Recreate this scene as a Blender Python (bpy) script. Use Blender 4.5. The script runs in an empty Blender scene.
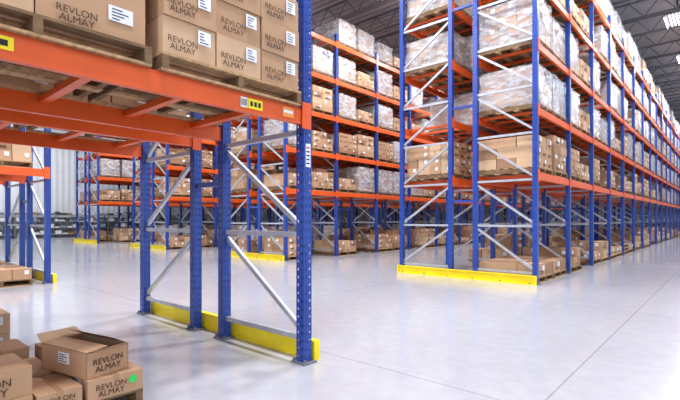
import bpy, math, random
from mathutils import Vector, Matrix
random.seed(7)
H=1.3   # all builder numbers are in units of H (camera height); MB scales to metres
scene=bpy.context.scene
scene.view_settings.view_transform='Standard'
R=random.random
# ------------------------------------------------------------ materials
def lin(c):
    return tuple(((v/255)/12.92 if v/255<=.04045 else ((v/255+.055)/1.055)**2.4) for v in c)
def mat(name,rgb,rough=.5,metal=0,var=.12,scale=6,bump=0,spec=.5,coord='Object',stretch=None):
    m=bpy.data.materials.new(name); m.use_nodes=True
    nt=m.node_tree; b=nt.nodes['Principled BSDF']
    b.inputs['Roughness'].default_value=rough; b.inputs['Metallic'].default_value=metal
    b.inputs['Specular IOR Level'].default_value=spec
    c=lin(rgb)
    tc=nt.nodes.new('ShaderNodeTexCoord'); n=nt.nodes.new('ShaderNodeTexNoise')
    n.inputs['Scale'].default_value=scale; n.inputs['Detail'].default_value=4
    src=tc.outputs[coord]
    if stretch:
        mp=nt.nodes.new('ShaderNodeMapping'); mp.inputs['Scale'].default_value=stretch
        nt.links.new(src,mp.inputs[0]); src=mp.outputs[0]
    nt.links.new(src,n.inputs['Vector'])
    r=nt.nodes.new('ShaderNodeValToRGB')
    r.color_ramp.elements[0].position=.3; r.color_ramp.elements[1].position=.7
    r.color_ramp.elements[0].color=(*[v*(1-var) for v in c],1)
    r.color_ramp.elements[1].color=(*[min(1,v*(1+var)) for v in c],1)
    nt.links.new(n.outputs[0],r.inputs[0]); nt.links.new(r.outputs[0],b.inputs['Base Color'])
    if bump:
        bp=nt.nodes.new('ShaderNodeBump'); bp.inputs['Strength'].default_value=bump
        nt.links.new(n.outputs[0],bp.inputs['Height']); nt.links.new(bp.outputs[0],b.inputs['Normal'])
    return m
M={}
M['blue']=mat('blue_powder_coat',(30,66,152),.35,0,.12,3)
M['orange']=mat('orange_powder_coat',(226,90,28),.4,0,.1,3)
M['yellow']=mat('yellow_guard_paint',(252,226,14),.4,0,.08,4)
M['galv']=mat('galvanized_steel',(176,180,190),.4,.35,.12,9)
M['steel']=mat('grey_steel',(124,128,136),.5,.3,.15,5)
M['dark']=mat('dark_steel',(70,72,77),.6,.2,.15,5)
M['wood']=mat('pallet_wood',(178,144,106),.75,0,.3,5,.15,.3,stretch=(1,6,6))
M['wood2']=mat('pallet_wood_dark',(124,98,72),.8,0,.3,5,.15,.3,stretch=(6,1,6))
M['card']=mat('cardboard',(188,150,118),.7,0,.07,2,0,.3)
M['card2']=mat('cardboard_dark',(160,124,96),.7,0,.08,2,0,.3)
M['card3']=mat('cardboard_light',(204,170,138),.7,0,.07,2,0,.3)
M['tape']=mat('packing_tape',(174,136,100),.25,0,.05,4)
M['label']=mat('white_paper_label',(232,236,244),.6,0,.03,8)
M['print']=mat('brown_print',(80,50,38),.7,0,.05,8)
M['ink']=mat('black_ink',(30,28,30),.6,0,.05,8)
M['green']=mat('green_sticker',(40,215,90),.5,0,.05,8)
M['olabel']=mat('orange_label',(240,150,60),.5,0,.05,8)
M['red']=mat('red_print',(200,50,40),.5,0,.05,8)
M['inside']=mat('carton_inside',(112,84,60),.8,0,.1,4)
M['whitebox']=mat('white_carton',(220,222,224),.6,0,.04,3)
M['shelfstuff']=mat('assorted_goods',(120,134,146),.6,0,.6,3)
# stretch film
m=bpy.data.materials.new('stretch_film'); m.use_nodes=True; nt=m.node_tree
b=nt.nodes['Principled BSDF']; b.inputs['Base Color'].default_value=(.74,.78,.86,1)
b.inputs['Roughness'].default_value=.13; b.inputs['Specular IOR Level'].default_value=1.0
tc=nt.nodes.new('ShaderNodeTexCoord'); mp=nt.nodes.new('ShaderNodeMapping'); mp.inputs['Scale'].default_value=(1.6,1.6,4)
mp.inputs['Rotation'].default_value=(.35,.3,0)
n=nt.nodes.new('ShaderNodeTexNoise'); n.inputs['Scale'].default_value=2.2; n.inputs['Detail'].default_value=6; n.inputs['Roughness'].default_value=.72
r=nt.nodes.new('ShaderNodeMapRange'); r.inputs[1].default_value=.39; r.inputs[2].default_value=.64; r.inputs[3].default_value=.12; r.inputs[4].default_value=.84
bp=nt.nodes.new('ShaderNodeBump'); bp.inputs['Strength'].default_value=.8; bp.inputs['Distance'].default_value=.08
nt.links.new(tc.outputs['Object'],mp.inputs[0]); nt.links.new(mp.outputs[0],n.inputs['Vector']); nt.links.new(n.outputs[0],r.inputs[0])
nt.links.new(r.outputs[0],b.inputs['Alpha']); nt.links.new(n.outputs[0],bp.inputs['Height']); nt.links.new(bp.outputs[0],b.inputs['Normal'])
M['film']=m
# floor
m=bpy.data.materials.new('polished_concrete'); m.use_nodes=True; nt=m.node_tree; b=nt.nodes['Principled BSDF']
b.inputs['Specular IOR Level'].default_value=.85
tc=nt.nodes.new('ShaderNodeTexCoord')
n1=nt.nodes.new('ShaderNodeTexNoise'); n1.inputs['Scale'].default_value=.45; n1.inputs['Detail'].default_value=8; n1.inputs['Roughness'].default_value=.6
n2=nt.nodes.new('ShaderNodeTexNoise'); n2.inputs['Scale'].default_value=7; n2.inputs['Detail'].default_value=8
mx=nt.nodes.new('ShaderNodeMix'); mx.data_type='FLOAT'; mx.inputs[0].default_value=.5
rp=nt.nodes.new('ShaderNodeValToRGB')
rp.color_ramp.elements[0].position=.30; rp.color_ramp.elements[0].color=(*lin((169,170,179)),1)
rp.color_ramp.elements[1].position=.70; rp.color_ramp.elements[1].color=(*lin((185,186,194)),1)
mp=nt.nodes.new('ShaderNodeMapping'); mp.inputs['Location'].default_value=(1.0,1.05,0)
bk=nt.nodes.new('ShaderNodeTexBrick'); bk.offset=0; bk.squash=1
bk.inputs['Scale'].default_value=1; bk.inputs['Brick Width'].default_value=4.2; bk.inputs['Row Height'].default_value=4.2
bk.inputs['Mortar Size'].default_value=.007; bk.inputs['Mortar Smooth'].default_value=.3
bk.inputs['Color1'].default_value=(1,1,1,1); bk.inputs['Color2'].default_value=(1,1,1,1); bk.inputs['Mortar'].default_value=(.62,.62,.64,1)
mm=nt.nodes.new('ShaderNodeMix'); mm.data_type='RGBA'; mm.blend_type='MULTIPLY'; mm.inputs[0].default_value=1
L=nt.links.new
for x in (n1,n2): L(tc.outputs['Object'],x.inputs['Vector'])
L(tc.outputs['Object'],mp.inputs[0]); L(mp.outputs[0],bk.inputs['Vector'])
L(n1.outputs[0],mx.inputs[2]); L(n2.outputs[0],mx.inputs[3]); L(mx.outputs[0],rp.inputs[0])
L(rp.outputs[0],mm.inputs[6]); L(bk.outputs[0],mm.inputs[7]); L(mm.outputs[2],b.inputs['Base Color'])
rr=nt.nodes.new('ShaderNodeMapRange'); rr.inputs[3].default_value=.12; rr.inputs[4].default_value=.17
L(n1.outputs[0],rr.inputs[0]); L(rr.outputs[0],b.inputs['Roughness'])
M['floor']=m
# corrugated (ceiling / wall)
def corr(name,rgb,axis,sc,st):
    m=mat(name,rgb,.55,.1,.06,1); nt=m.node_tree; b=nt.nodes['Principled BSDF']
    tc=nt.nodes.new('ShaderNodeTexCoord'); w=nt.nodes.new('ShaderNodeTexWave'); w.wave_type='BANDS'; w.bands_direction=axis
    w.inputs['Scale'].default_value=sc; bp=nt.nodes.new('ShaderNodeBump'); bp.inputs['Strength'].default_value=st; bp.inputs['Distance'].default_value=.08
    nt.links.new(tc.outputs['Object'],w.inputs['Vector']); nt.links.new(w.outputs[1],bp.inputs['Height']); nt.links.new(bp.outputs[0],b.inputs['Normal'])
    return m
M['deck']=corr('corrugated_roof_deck',(186,190,198),'Y',1.0,1)
M['panel']=corr('ribbed_wall_panel',(222,226,232),'Y',.8,.3)
M['panelx']=corr('ribbed_wall_panel_far',(216,220,226),'X',.8,.3)
def emis(name,c,s):
    m=bpy.data.materials.new(name); m.use_nodes=True; b=m.node_tree.nodes['Principled BSDF']
    b.inputs['Emission Color'].default_value=(*c,1); b.inputs['Emission Strength'].default_value=s; return m
M['lamp']=emis('fluorescent_tube',(1,.98,.95),6)
# ------------------------------------------------------------ mesh builder
class MB:
    def __init__(s): s.v=[];s.f=[];s.m=[];s.mats=[]
    def mi(s,k):
        if k not in s.mats: s.mats.append(k)
        return s.mats.index(k)
    def face(s,pts,k):
        i=len(s.v); s.v+= [tuple(p) for p in pts]; s.f.append(tuple(range(i,i+len(pts)))); s.m.append(s.mi(k))
    def box(s,x0,x1,y0,y1,z0,z1,k,rot=0,c=None):
        P=[(x,y,z) for z in (z0,z1) for x,y in ((x0,y0),(x1,y0),(x1,y1),(x0,y1))]
        if rot:
            cx,cy=c if c else ((x0+x1)/2,(y0+y1)/2); a,b=math.cos(rot),math.sin(rot)
            P=[(cx+(x-cx)*a-(y-cy)*b, cy+(x-cx)*b+(y-cy)*a, z) for x,y,z in P]
        i=len(s.v); s.v+=P; kk=s.mi(k)
        for f in ((3,2,1,0),(4,5,6,7),(0,1,5,4),(1,2,6,5),(2,3,7,6),(3,0,4,7)):
            s.f.append(tuple(i+j for j in f)); s.m.append(kk)
    def bar(s,a,b,w,h,k,up=(0,0,1)):
        a=Vector(a);b=Vector(b);d=(b-a).normalized(); u=Vector(up)
        if abs(d.dot(u))>.98: u=Vector((0,1,0))
        sx=d.cross(u).normalized()*w/2; sy=sx.cross(d).normalized()*h/2
        P=[p+q for p in (a,b) for q in (-sx-sy,sx-sy,sx+sy,-sx+sy)]
        i=len(s.v); s.v+=[tuple(p) for p in P]; kk=s.mi(k)
        for f in ((3,2,1,0),(4,5,6,7),(0,1,5,4),(1,2,6,5),(2,3,7,6),(3,0,4,7)):
            s.f.append(tuple(i+j for j in f)); s.m.append(kk)
    def mesh(s,name):
        me=bpy.data.meshes.new(name); me.from_pydata([(x*H,y*H,z*H) for x,y,z in s.v],[],s.f)
        for k in s.mats: me.materials.append(M[k])
        me.polygons.foreach_set('material_index',s.m); me.update(); return me
def obj(name,me,loc=(0,0,0),parent=None,rot=0):
    o=bpy.data.objects.new(name,me); o.location=tuple(c*H for c in loc); o.rotation_euler=(0,0,rot)
    scene.collection.objects.link(o)
    if parent: o.parent=parent
    return o
def empty(name,loc=(0,0,0)):
    o=bpy.data.objects.new(name,None); o.location=tuple(c*H for c in loc); o.empty_display_size=.2
    scene.collection.objects.link(o); return o
# ------------------------------------------------------------ room
XL,XR,Y0,Y1,ZC=-28,12,-7,47,7.7
b=MB(); b.box(XL,XR,Y0,Y1,-.1,0,'floor'); obj('floor',b.mesh('floor'))
b=MB(); b.box(XL,XR,Y0,Y1,ZC,ZC+.1,'deck'); obj('ceiling',b.mesh('ceiling'))
b=MB(); b.box(XL-.15,XL,Y0,Y1,0,ZC,'panel'); obj('wall_left',b.mesh('wall_left'))
b=MB(); b.box(XL,XR,Y1,Y1+.15,0,ZC,'panelx'); obj('wall_far',b.mesh('wall_far'))
# roof joists
b=MB(); t=.5
b.box(XL,XR,-.03,.03,-.04,0,'steel'); b.box(XL,XR,-.03,.03,-t-.04,-t,'steel')
x=XL
while x<XR-.6:
    b.bar((x,0,-.03),(x+.4,0,-t-.02),.025,.025,'steel'); b.bar((x+.4,0,-t-.02),(x+.8,0,-.03),.025,.025,'steel'); x+=.8
jm=b.mesh('roof_joist'); rj=empty('roof_joists')
y=Y0+.8
i=0
while y<Y1-.5:
    obj('joist_%d'%i,jm,(0,y,ZC),rj); y+=1.5; i+=1
b=MB()
for x in (-22,-12.2,-6.4,-.5,6): b.box(x-.09,x+.09,Y0,Y1,-.75,-.5,'steel'); b.box(x-.03,x+.03,Y0,Y1,-.5,-.0,'steel')
obj('roof_girders',b.mesh('girders'),(0,0,ZC-.0))
# ------------------------------------------------------------ rack parts
PS=.075
def post(mb,cx,cy,z1):
    s=PS/2; fr=[0,.2,.32,.68,.8,1]; pitch=.055
    sides=[((cx-s,cy-s),(cx+s,cy-s)),((cx+s,cy-s),(cx+s,cy+s)),((cx+s,cy+s),(cx-s,cy+s)),((cx-s,cy+s),(cx-s,cy-s))]
    for a,c in sides:
        P=[(a[0]+(c[0]-a[0])*f,a[1]+(c[1]-a[1])*f) for f in fr]
        for j in (0,2,4):
            p,q=P[j],P[j+1]
            mb.face([(*p,0),(*q,0),(*q,z1),(*p,z1)],'blue')
        for j in (1,3):
            p,q=P[j],P[j+1]; z=0
            while z<z1:
                mb.face([(*p,z),(*q,z),(*q,min(z1,z+pitch*.64)),(*p,min(z1,z+pitch*.64))],'blue'); z+=pitch
    mb.box(cx-.07,cx+.07,cy-.06,cy+.06,0,.012,'steel')
    for dx in (-.055,.055): mb.box(cx+dx-.009,cx+dx+.009,cy-.05,cy-.032,.012,.03,'steel')
    mb.box(cx-s,cx+s,cy-s,cy+s,z1,z1+.004,'blue')
    mb.box(cx-.006,cx+.006,cy-s+.004,cy+s-.004,0,z1,'blue')
XA,XB,XC,XD=0,-.96,-1.41,-2.41    # column offsets from the aisle face
UP=5.95; LV=[1.72,2.72,3.72,4.72,5.72]; LVN=[1.765,2.765,3.765,4.765,5.72]
def frame_mesh():
    mb=MB()
    for x in (XA,XB,XC,XD): post(mb,x,0,UP)
    for f,r in ((XA,XB),(XD,XC)):
        zs=[.17+.72*i for i in range(9)]
        for i,z in enumerate(zs):
            if z<UP: mb.bar((f,0,z),(r,0,z),.03,.035,'galv')
            if i<8 and zs[i+1]<UP+.1: mb.bar((f,.012,z+.03),(r,.012,zs[i+1]-.03),.03,.035,'galv')
    for z in (1.3,2.9,4.6): mb.bar((XB,0,z),(XC,0,z),.04,.04,'blue')
    return mb.mesh('double_frame')
FM=frame_mesh()
def bay_mesh(Lb,levels=LV):
    mb=MB(); bh=.115
    for z in levels:
        for x,sg in ((XA,1),(XB,-1),(XC,1),(XD,-1)):
            xc=x+sg*.012
            y0,y1=PS/2+.002,Lb-PS/2-.002
            mb.box(xc-.022,xc+.022,y0,y1,z-bh,z-.02,'orange')
            mb.box(xc-.022+(.014 if sg<0 else 0),xc+.022-(.014 if sg>0 else 0),y0,y1,z-.02,z,'orange')
            for yy in (0,Lb):
                d=1 if yy==0 else -1
                xs=sorted((x+sg*(PS/2+.003),x+sg*(PS/2+.010)))
                mb.box(xs[0],xs[1],min(yy-d*PS*.3,yy+d*(PS/2+.02)),max(yy-d*PS*.3,yy+d*(PS/2+.02)),z-bh-.03,z+.035,'orange')
        for a,c in ((XA,XB),(XC,XD)):
            n=4
            for i in range(n):
                yy=Lb*(.14+.72*i/(n-1))
                mb.box(c+.02,a-.02,yy-.025,yy+.025,z-.05,z-.012,'orange')
    return mb.mesh('beam_bay')
BAYF=1.8; BAYN=2.12
BMF=bay_mesh(BAYF); BMN=bay_mesh(BAYN,LVN)
def rack(X,Ystart,n,dir,bay,bm):
    e=empty('pallet_rack',(X,Ystart,0))
    for i in range(n+1): obj('frame_%d'%i,FM,(0,dir*i*bay,0),e)
    for i in range(n): obj('beams_%d'%i,bm,(0,i*bay if dir>0 else -(i+1)*bay,0),e)
    return e
PITCH=5.7; X1=-2.24; YN=2.16; YF=7.05
rowsX=[X1-PITCH*i for i in range(4)]
NF=[21,14,10,8]
for X,n in zip(rowsX,NF): rack(X,YF,n,1,BAYF,BMF)
for X,n in zip(rowsX[:2],(3,3)): rack(X,YN,n,-1,BAYN,BMN)
# yellow end guards
def guard(X,Y,sg):
    mb=MB(); x0,x1=XD-.04,XA+.04
    ys=sorted((0,sg*.012)); mb.box(x0,x1,ys[0],ys[1],0,.14,'yellow')
    ys=sorted((sg*.012,sg*.05)); mb.box(x0,x1,ys[0],ys[1],.128,.14,'yellow')
    mb.box(x0,x1,ys[0],ys[1],0,.012,'yellow')
    for x in (x0,x1-.012): mb.box(x,x+.012,ys[0],ys[1],.012,.128,'yellow')
    for i in range(6):
        xx=x0+.1+(x1-x0-.2)*i/5
        mb.box(xx-.012,xx+.012,ys[1]-.02,ys[1],.012,.03,'steel')
    obj('yellow_end_guard',mb.mesh('guard'),(X,Y,0))
for X in rowsX: guard(X,YF-.065,-1)
for X in rowsX[:2]: guard(X,YN+.065,1)
# ------------------------------------------------------------ pallets and loads
PH=.095
def pallet(mb,w,d,z=0):  # w along Y, d along X
    t=.014
    for i in (-1,0,1):
        y=i*(w/2-.02); mb.box(-d/2,d/2,y-.018,y+.018,z+t,z+PH-t,'wood2')
    n=7
    for i in range(n):
        x=-d/2+.045+(d-.09)*i/(n-1); mb.box(x-.043+R()*.006,x+.043,-w/2,w/2,z+PH-t,z+PH,'wood' if R()<.7 else 'wood2')
    for i in range(4):
        x=-d/2+.045+(d-.09)*i/3; mb.box(x-.04,x+.04,-w/2,w/2,z,z+t,'wood')
def carton(mb,x0,x1,y0,y1,z0,z1,k,fx=True,lab=.5,prt=.7):
    mb.box(x0,x1,y0,y1,z0,z1,k,(R()-.5)*.03)
    e=.006; h=z1-z0
    if not fx: return
    for sx,xx in ((1,x1+e),(-1,x0-e)):
        if R()<lab:
            ly=y0+(y1-y0)*(.62 if R()<.6 else .15); w=(y1-y0)*.24
            mb.box(min(xx,xx-sx*.004),max(xx,xx-sx*.004),ly,ly+w,z0+h*.45,z0+h*.85,'label')
        if R()<prt:
            cy=(y0+y1)/2; w=(y1-y0)*.25
            for zz in (.22,.36): mb.box(min(xx,xx-sx*.003),max(xx,xx-sx*.003),cy-w,cy+w,z0+h*zz,z0+h*(zz+.07),'print')
    if R()<lab:
        lx=x0+(x1-x0)*.55; mb.box(lx,lx+(x1-x0)*.25,y0-e,y0-e+.004,z0+h*.45,z0+h*.85,'label')
    if R()<.8: mb.box((x0+x1)/2-.012,(x0+x1)/2+.012,y0-e,y0-e+.003,z0+h*.62,z1,'tape')
def stack(mb,w,d,hh,nx,ny,nz,z=PH,tones=('card','card','card2','card3'),drop=0,full=True,lab=.5,prt=.6):
    bw,bd,bh=w/ny,d/nx,hh/nz
    for k in range(nz):
        for i in range(nx):
            for j in range(ny):
                if k==nz-1 and R()<drop: continue
                if 0<i<nx-1 and 0<j<ny-1 and k<nz-1: continue
                g=.004; jx=(R()-.5)*.014; jy=(R()-.5)*.006
                x0=-d/2+i*bd; y0=-w/2+j*bw
                carton(mb,x0+g+jx,x0+bd-g+jx,y0+g+jy,y0+bw-g+jy,z+k*bh,z+(k+1)*bh-.002,random.choice(tones),full and (i in (0,nx-1) or j==0),lab,prt)
def film(mb,w,d,z0,z1):
    nr=9; per=[]
    N=7
    for i in range(N): per.append((-d/2+d*i/N,-w/2))
    for i in range(N): per.append((d/2,-w/2+w*i/N))
    for i in range(N): per.append((d/2-d*i/N,w/2))
    for i in range(N): per.append((-d/2,w/2-w*i/N))
    base=len(mb.v); n=len(per)
    for r in range(nr):
        z=z0+(z1-z0)*r/(nr-1)
        for (x,y) in per:
            s=1.015+R()*.028
            mb.v.append((x*s,y*s,z+(R()-.5)*.02*(0<r<nr-1)))
    k=mb.mi('film')
    for r in range(nr-1):
        for i in range(n):
            a=base+r*n+i; c=base+r*n+(i+1)%n
            mb.f.append((a,c,c+n,a+n)); mb.m.append(k)
    ci=len(mb.v); mb.v.append((0,0,z1+.01))
    for i in range(n):
        a=base+(nr-1)*n+i; c=base+(nr-1)*n+(i+1)%n
        mb.f.append((a,c,ci)); mb.m.append(k)
W,D=.76,.98
cart=[];wrap=[];low=[]
for nx,ny,nz,hh,dr in ((3,3,3,.50,.0),(3,2,3,.54,.2),(4,3,4,.56,.25),(3,3,2,.38,.1),(3,2,4,.6,0),(4,4,4,.52,.3),(3,3,3,.44,.3),(3,3,2,.3,0)):
    mb=MB(); pallet(mb,W,D); stack(mb,W-.02,D-.03,hh,nx,ny,nz,drop=dr); cart.append(mb.mesh('carton_load'))
for i,(nx,ny,nz,hh) in enumerate(((3,3,3,.58),(3,2,4,.66),(2,2,3,.6),(3,3,4,.68),(3,2,3,.5),(3,3,3,.62))):
    mb=MB(); pallet(mb,W,D)
    tn=('card','card2','card') if i%3<2 else ('card3','whitebox','card')
    stack(mb,W-.07,D-.08,hh,nx,ny,nz,tones=tn,full=True,lab=.5,prt=.3,drop=.15); film(mb,W-.05,D-.06,.05,PH+hh+.012); wrap.append(mb.mesh('wrapped_load'))
for nx,ny,nz,hh,dr in ((3,3,1,.16,.2),(3,2,1,.2,.0),(3,3,2,.34,.4)):
    mb=MB(); pallet(mb,W,D); stack(mb,W-.02,D-.03,hh,nx,ny,nz,drop=dr); low.append(mb.mesh('low_load'))
mb=MB()
for k in range(3): pallet(mb,W,D,k*PH)
pstack=mb.mesh('pallet_stack')
def fill(X,Yst,n,bay,prow,floor_p=.7):
    e=empty('stored_pallet_loads',(X,Yst,0)); c=0
    for i in range(n):
        for side,xc in ((0,(XA+XB)/2),(1,(XC+XD)/2-.0)):
            for li,z in enumerate([0]+LV):
                for j in (0,1):
                    yc=i*bay+bay*(.27 if j==0 else .73)
                    if li==0:
                        if R()>floor_p: continue
                        me=random.choice(low+low+cart[:4]+[pstack]) if prow==0 else random.choice(cart+low+wrap[:3])
                        if prow==0 and i==0 : me=random.choice(low[:2])
                    else:
                        if R()>.93: continue
                        pw=(0,.12,.65,.74,.8,.85)[li] if prow==0 else (0,.2,.5,.62,.7,.8)[li]
                        me=random.choice(wrap) if R()<pw else random.choice(cart)
                        if prow==0 and i==0 and li==1: me=cart[(side*2+j*4)%5]
                        if prow==0 and i==0 and li in (2,3): me=wrap[(side+j*3+li)%6]
                    obj('pallet_load_%d'%c,me,(xc+(R()-.5)*.03,yc+(R()-.5)*.02,z+.001),e,rot=math.pi*random.randint(0,1)+(R()-.5)*.02); c+=1
for k,(X,n) in enumerate(zip(rowsX,NF)): fill(X,YF,n,BAYF,k)
# near row 2 (left edge)
e=empty('stored_pallet_loads',(rowsX[1],YN,0)); c=0
for i in range(3):
    for xc in ((XA+XB)/2,(XC+XD)/2):
        for li,z in enumerate([0]+LVN[:4]):
            for f in (.27,.73):
                if li==0: me=pstack if R()<.5 else low[0]
                else: me=random.choice(cart+wrap[:2])
                obj('pallet_load_%d'%c,me,(xc,-(i+f)*BAYN,z+.001),e); c+=1
# near row 1 loads, built in detail
def txt(body,size,loc,rot,parent,k='print'):
    cu=bpy.data.curves.new('carton_print','FONT'); cu.body=body; cu.size=size*H; cu.align_x='CENTER'; cu.align_y='CENTER'
    cu.space_line=.85; cu.materials.append(M[k]); cu.extrude=.0006
    o=bpy.data.objects.new('carton_print',cu); scene.collection.objects.link(o)
    o.location=tuple(v*H for v in loc); o.rotation_euler=rot
    if parent: o.parent=parent
    return o
WN=.98
def near_load(loc,nx,ny,nz,hh,text=True,wrapit=False,name='carton_pallet_load',back=0):
    mb=MB(); pallet(mb,WN,1.02); w,d=WN-.02,.99-back
    stack(mb,w,d,hh,nx,ny,nz,tones=('card','card','card3'),full=False)
    bh=hh/nz; bw=w/ny
    for k in range(nz):
        for j in range(ny):
            y0=-w/2+j*bw; z0=PH+k*bh; x=d/2+.008
            mb.box(x,x+.002,y0+bw*.62,y0+bw*.86,z0+bh*.48,z0+bh*.86,'label')
            for q in range(4):
                mb.box(x+.002,x+.003,y0+bw*.65,y0+bw*(.72+.1*R()),z0+bh*(.53+.08*q),z0+bh*(.555+.08*q),'ink')
    if wrapit: film(mb,w+.01,d+.01,.05,PH+hh+.01)
    o=obj(name,mb.mesh(name),loc)
    if text:
        for k in range(nz):
            for j in range(ny):
                txt('REVLON\nALMAY',.046,(d/2+.010,-w/2+(j+.34)*bw,PH+(k+.30)*bh),(math.pi/2,0,math.pi/2),o)
    return o
zt=LVN[0]+.001
xf=X1+(XA+XB)/2; xr=X1+(XC+XD)/2
near_load((xf+.03,YN-.57,zt),3,3,3,.6)
near_load((xf+.03,YN-1.6,zt),3,2,3,.57,back=.08)
near_load((xf,YN-BAYN-.55,zt),3,3,3,.6)
near_load((xf,YN-BAYN-1.6,zt),3,3,3,.6)
near_load((xr,YN-.57,zt),3,3,3,.6,False)
near_load((xr,YN-1.6,zt),3,3,2,.4,False)
near_load((xr,YN-BAYN-.55,zt),3,3,3,.6,False)
for zz in LVN[1:4]:
    for xx in (xf,xr):
        for dy in (.57,1.6): near_load((xx,YN-dy,zz+.001),3,3,3,.6,False,R()<.5)
# rear floor load
near_load((xr,YN-1.86,0),3,3,2,.27,False)
# foreground pallet with loose cartons
mb=MB(); pallet(mb,.98,1.0); obj('wooden_pallet',mb.mesh('wooden_pallet'),(-2.87,.60,0))
def loose(x,y,z,dx,dy,dz,rot,k='card',opn=False,dot=False,text='REVLON\nALMAY',lab=True,base=0):
    mb=MB(); t=.005
    if base:
        mb.box(-dx/2,dx/2,-dy/2,dy/2,-base,-.001,'card2')
    if not opn:
        mb.box(-dx/2,dx/2,-dy/2,dy/2,0,dz,k)
        mb.box(-dx/2-.0015,dx/2+.0015,-.014,.014,dz*.75,dz+.0015,'tape')
    else:
        for a in ((-dx/2,dx/2,-dy/2,-dy/2+t),(-dx/2,dx/2,dy/2-t,dy/2),(-dx/2,-dx/2+t,-dy/2,dy/2),(dx/2-t,dx/2,-dy/2,dy/2)): mb.box(*a,0,dz,k)
        mb.box(-dx/2+t,dx/2-t,-dy/2+t,dy/2-t,0,dz*.5,'inside')
        f=dy*.5
        for sgn,ang in ((1,.45),(-1,.08)):
            y0=sgn*dy/2; oy=-sgn*f*math.cos(ang); oz=f*math.sin(ang)
            P=[Vector((-dx/2,y0,dz)),Vector((dx/2,y0,dz)),Vector((dx/2,y0+oy,dz+oz)),Vector((-dx/2,y0+oy,dz+oz))]
            mb.face(P,k); mb.face([p+Vector((0,0,.004)) for p in reversed(P)],k)
        for sgn in (1,-1):
            x0=sgn*dx/2
            ox,oz=(f*.45,f*.12) if sgn>0 else (-f*.6,f*.3)
            P=[Vector((x0,-dy/2,dz)),Vector((x0,dy/2,dz)),Vector((x0+ox,dy/2-.01,dz+oz)),Vector((x0+ox,-dy/2+.01,dz+oz))]
            mb.face(P,k); mb.face([p+Vector((0,0,.004)) for p in reversed(P)],'card3')
    if lab:
        mb.box(-dx*.1,dx*.14,-dy/2-.003,-dy/2-.001,dz*.42,dz*.85,'label')
        for q in range(4): mb.box(-dx*.08,dx*(.02+.09*R()),-dy/2-.004,-dy/2-.003,dz*(.48+.09*q),dz*(.51+.09*q),'ink')
    if dot:
        P=[(dx/2+.004,dy*.30+.021*math.cos(a*.524),dz*.62+.021*math.sin(a*.524)) for a in range(12)]
        mb.face(P,'green')
    o=obj('cardboard_carton',mb.mesh('cardboard_carton'),(x,y,z),None,rot)
    if text: txt(text,min(dz*.38,.052,dy*.19),(dx/2+.003,-dy*(.09 if dot else 0),dz*.42),(math.pi/2,0,math.pi/2),o)
    return o
zp=PH+.001
loose(-2.50,.95,zp,.27,.27,.105,0,dot=True)
loose(-2.80,.95,zp,.30,.27,.105,0,text=None)
loose(-2.61,.885,zp+.107,.40,.23,.13,.22,opn=True)
loose(-2.53,.70,zp,.30,.19,.09,.0)
loose(-2.54,.42,zp,.32,.34,.10,.0,text=None)
loose(-2.55,.42,zp+.102,.30,.34,.13,.02)
loose(-2.86,.63,zp,.30,.26,.11,.02)
loose(-2.9,.30,zp,.32,.28,.17,.02)
loose(-3.12,.95,zp,.26,.27,.13,.0)
loose(-3.20,.60,zp,.28,.28,.16,0)
# beam labels / stickers
mb=MB()
xl=X1+.036; zo=.045
def lab(y,z,w,h,kind):
    mb.box(xl,xl+.002,y,y+w,z+zo,z+h+zo,kind)
lab(1.60,1.63,.05,.06,'label'); lab(1.655,1.63,.11,.06,'yellow'); lab(.40,1.64,.08,.055,'yellow')
for i in range(3): mb.box(xl+.002,xl+.003,1.67+.03*i,1.69+.03*i,1.645+zo,1.675+zo,'ink')
for i in range(5): mb.box(xl+.002,xl+.003,1.605+.0085*i,1.609+.0085*i,1.64+zo,1.68+zo,'ink')
lab(1.93,1.63,.10,.065,'olabel'); mb.box(xl+.002,xl+.003,1.94,2.02,1.655+zo,1.675+zo,'label'); 
mb.box(xl+.002,xl+.003,.43,.46,1.655+zo,1.68+zo,'ink')
obj('beam_location_labels',mb.mesh('beam_labels'))
mb=MB(); x=X1+PS/2+.001
mb.box(x,x+.002,YN-.02,YN+.025,1.36,1.52,'label')
for q in range(5): mb.box(x+.002,x+.003,YN-.015,YN+.015,1.38+.027*q,1.39+.027*q,'red' if q==4 else 'ink')
obj('load_notice_sticker',mb.mesh('sticker'))
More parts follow.
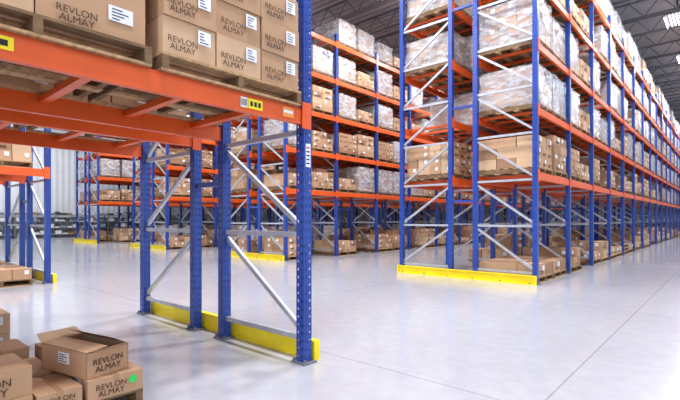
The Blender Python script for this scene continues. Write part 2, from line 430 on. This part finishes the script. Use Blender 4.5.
# ------------------------------------------------------------ left wall shelving
mb=MB()
for i in range(12):
    y=0+i*1.5
    for x in (0,.5): mb.box(x,x+.04,y,y+.04,0,1.3,'steel')
    for z in (.15,.5,.85,1.2):
        mb.box(0,.54,y,y+1.5,z,z+.03,'steel')
        yy=y+.08
        while yy<y+1.3:
            w=.12+R()*.2
            mb.box(.08,.48,yy,yy+w,z+.03,z+.10+R()*.14,random.choice(['card2','shelfstuff','dark','whitebox','shelfstuff','whitebox'])); yy+=w+.04
obj('wall_shelving',mb.mesh('wall_shelving'),(XL+.1,0,0))
# ------------------------------------------------------------ lights
mb=MB(); mb.box(-.18,.18,-.5,.5,.06,.12,'steel')
for s in (-1,1): mb.face([(s*.18,-.5,.06),(s*.18,.5,.06),(s*.24,.5,0),(s*.24,-.5,0)],'whitebox')
for x in (-.12,-.04,.04,.12): mb.box(x-.012,x+.012,-.47,.47,.03,.05,'lamp')
for y in (-.4,.4): mb.bar((0,y,.12),(0,y,.6),.008,.008,'dark')
for y in (-.4,.4): mb.box(-.02,.02,y-.02,y+.02,.6,1.0,'dark')
LM=mb.mesh('high_bay_fixture')
lights=empty('high_bay_lights',(0,0,ZC))
def lamp(x,y,p):
    z=-1.0
    o=obj('fixture',LM,(x,y,z),lights)
    ld=bpy.data.lights.new('lamp','AREA'); ld.shape='RECTANGLE'; ld.size=.5; ld.size_y=1.3; ld.energy=p; ld.color=(.965,.98,1)
    l=bpy.data.objects.new('lamp_glow',ld); scene.collection.objects.link(l); l.parent=o; l.location=(0,0,.02)
P=335
for x in (-24,-18,-13,-9,-5.5,-2.5,.8): lamp(x,4.6,P)
for y in (1.5,8): lamp(-24,y,P*.8)  # extra fixtures added just to brighten the left wall
for y in (-3,0.8,8.4,12,16,20,25,30,36): lamp(-1.2,y,P*1.05)
for y in (-1.5,1,9,13,17.5,23,28): lamp(-6.3,y,P)
for y in (9,14,19): lamp(-12,y,P)
for y in (9,14): lamp(-17.6,y,P)
w=bpy.data.worlds.new('World'); scene.world=w; w.use_nodes=True
w.node_tree.nodes['Background'].inputs[0].default_value=(.86,.91,1,1); w.node_tree.nodes['Background'].inputs[1].default_value=1.5
# ------------------------------------------------------------ camera
cd=bpy.data.cameras.new('camera'); cam=bpy.data.objects.new('camera',cd); scene.collection.objects.link(cam)
cam.location=(0,0,H); cam.rotation_euler=(math.pi/2,0,math.radians(41.4)); cd.sensor_width=36; cd.lens=444/680*36; cd.shift_y=19/680
cd.clip_end=300; scene.camera=cam
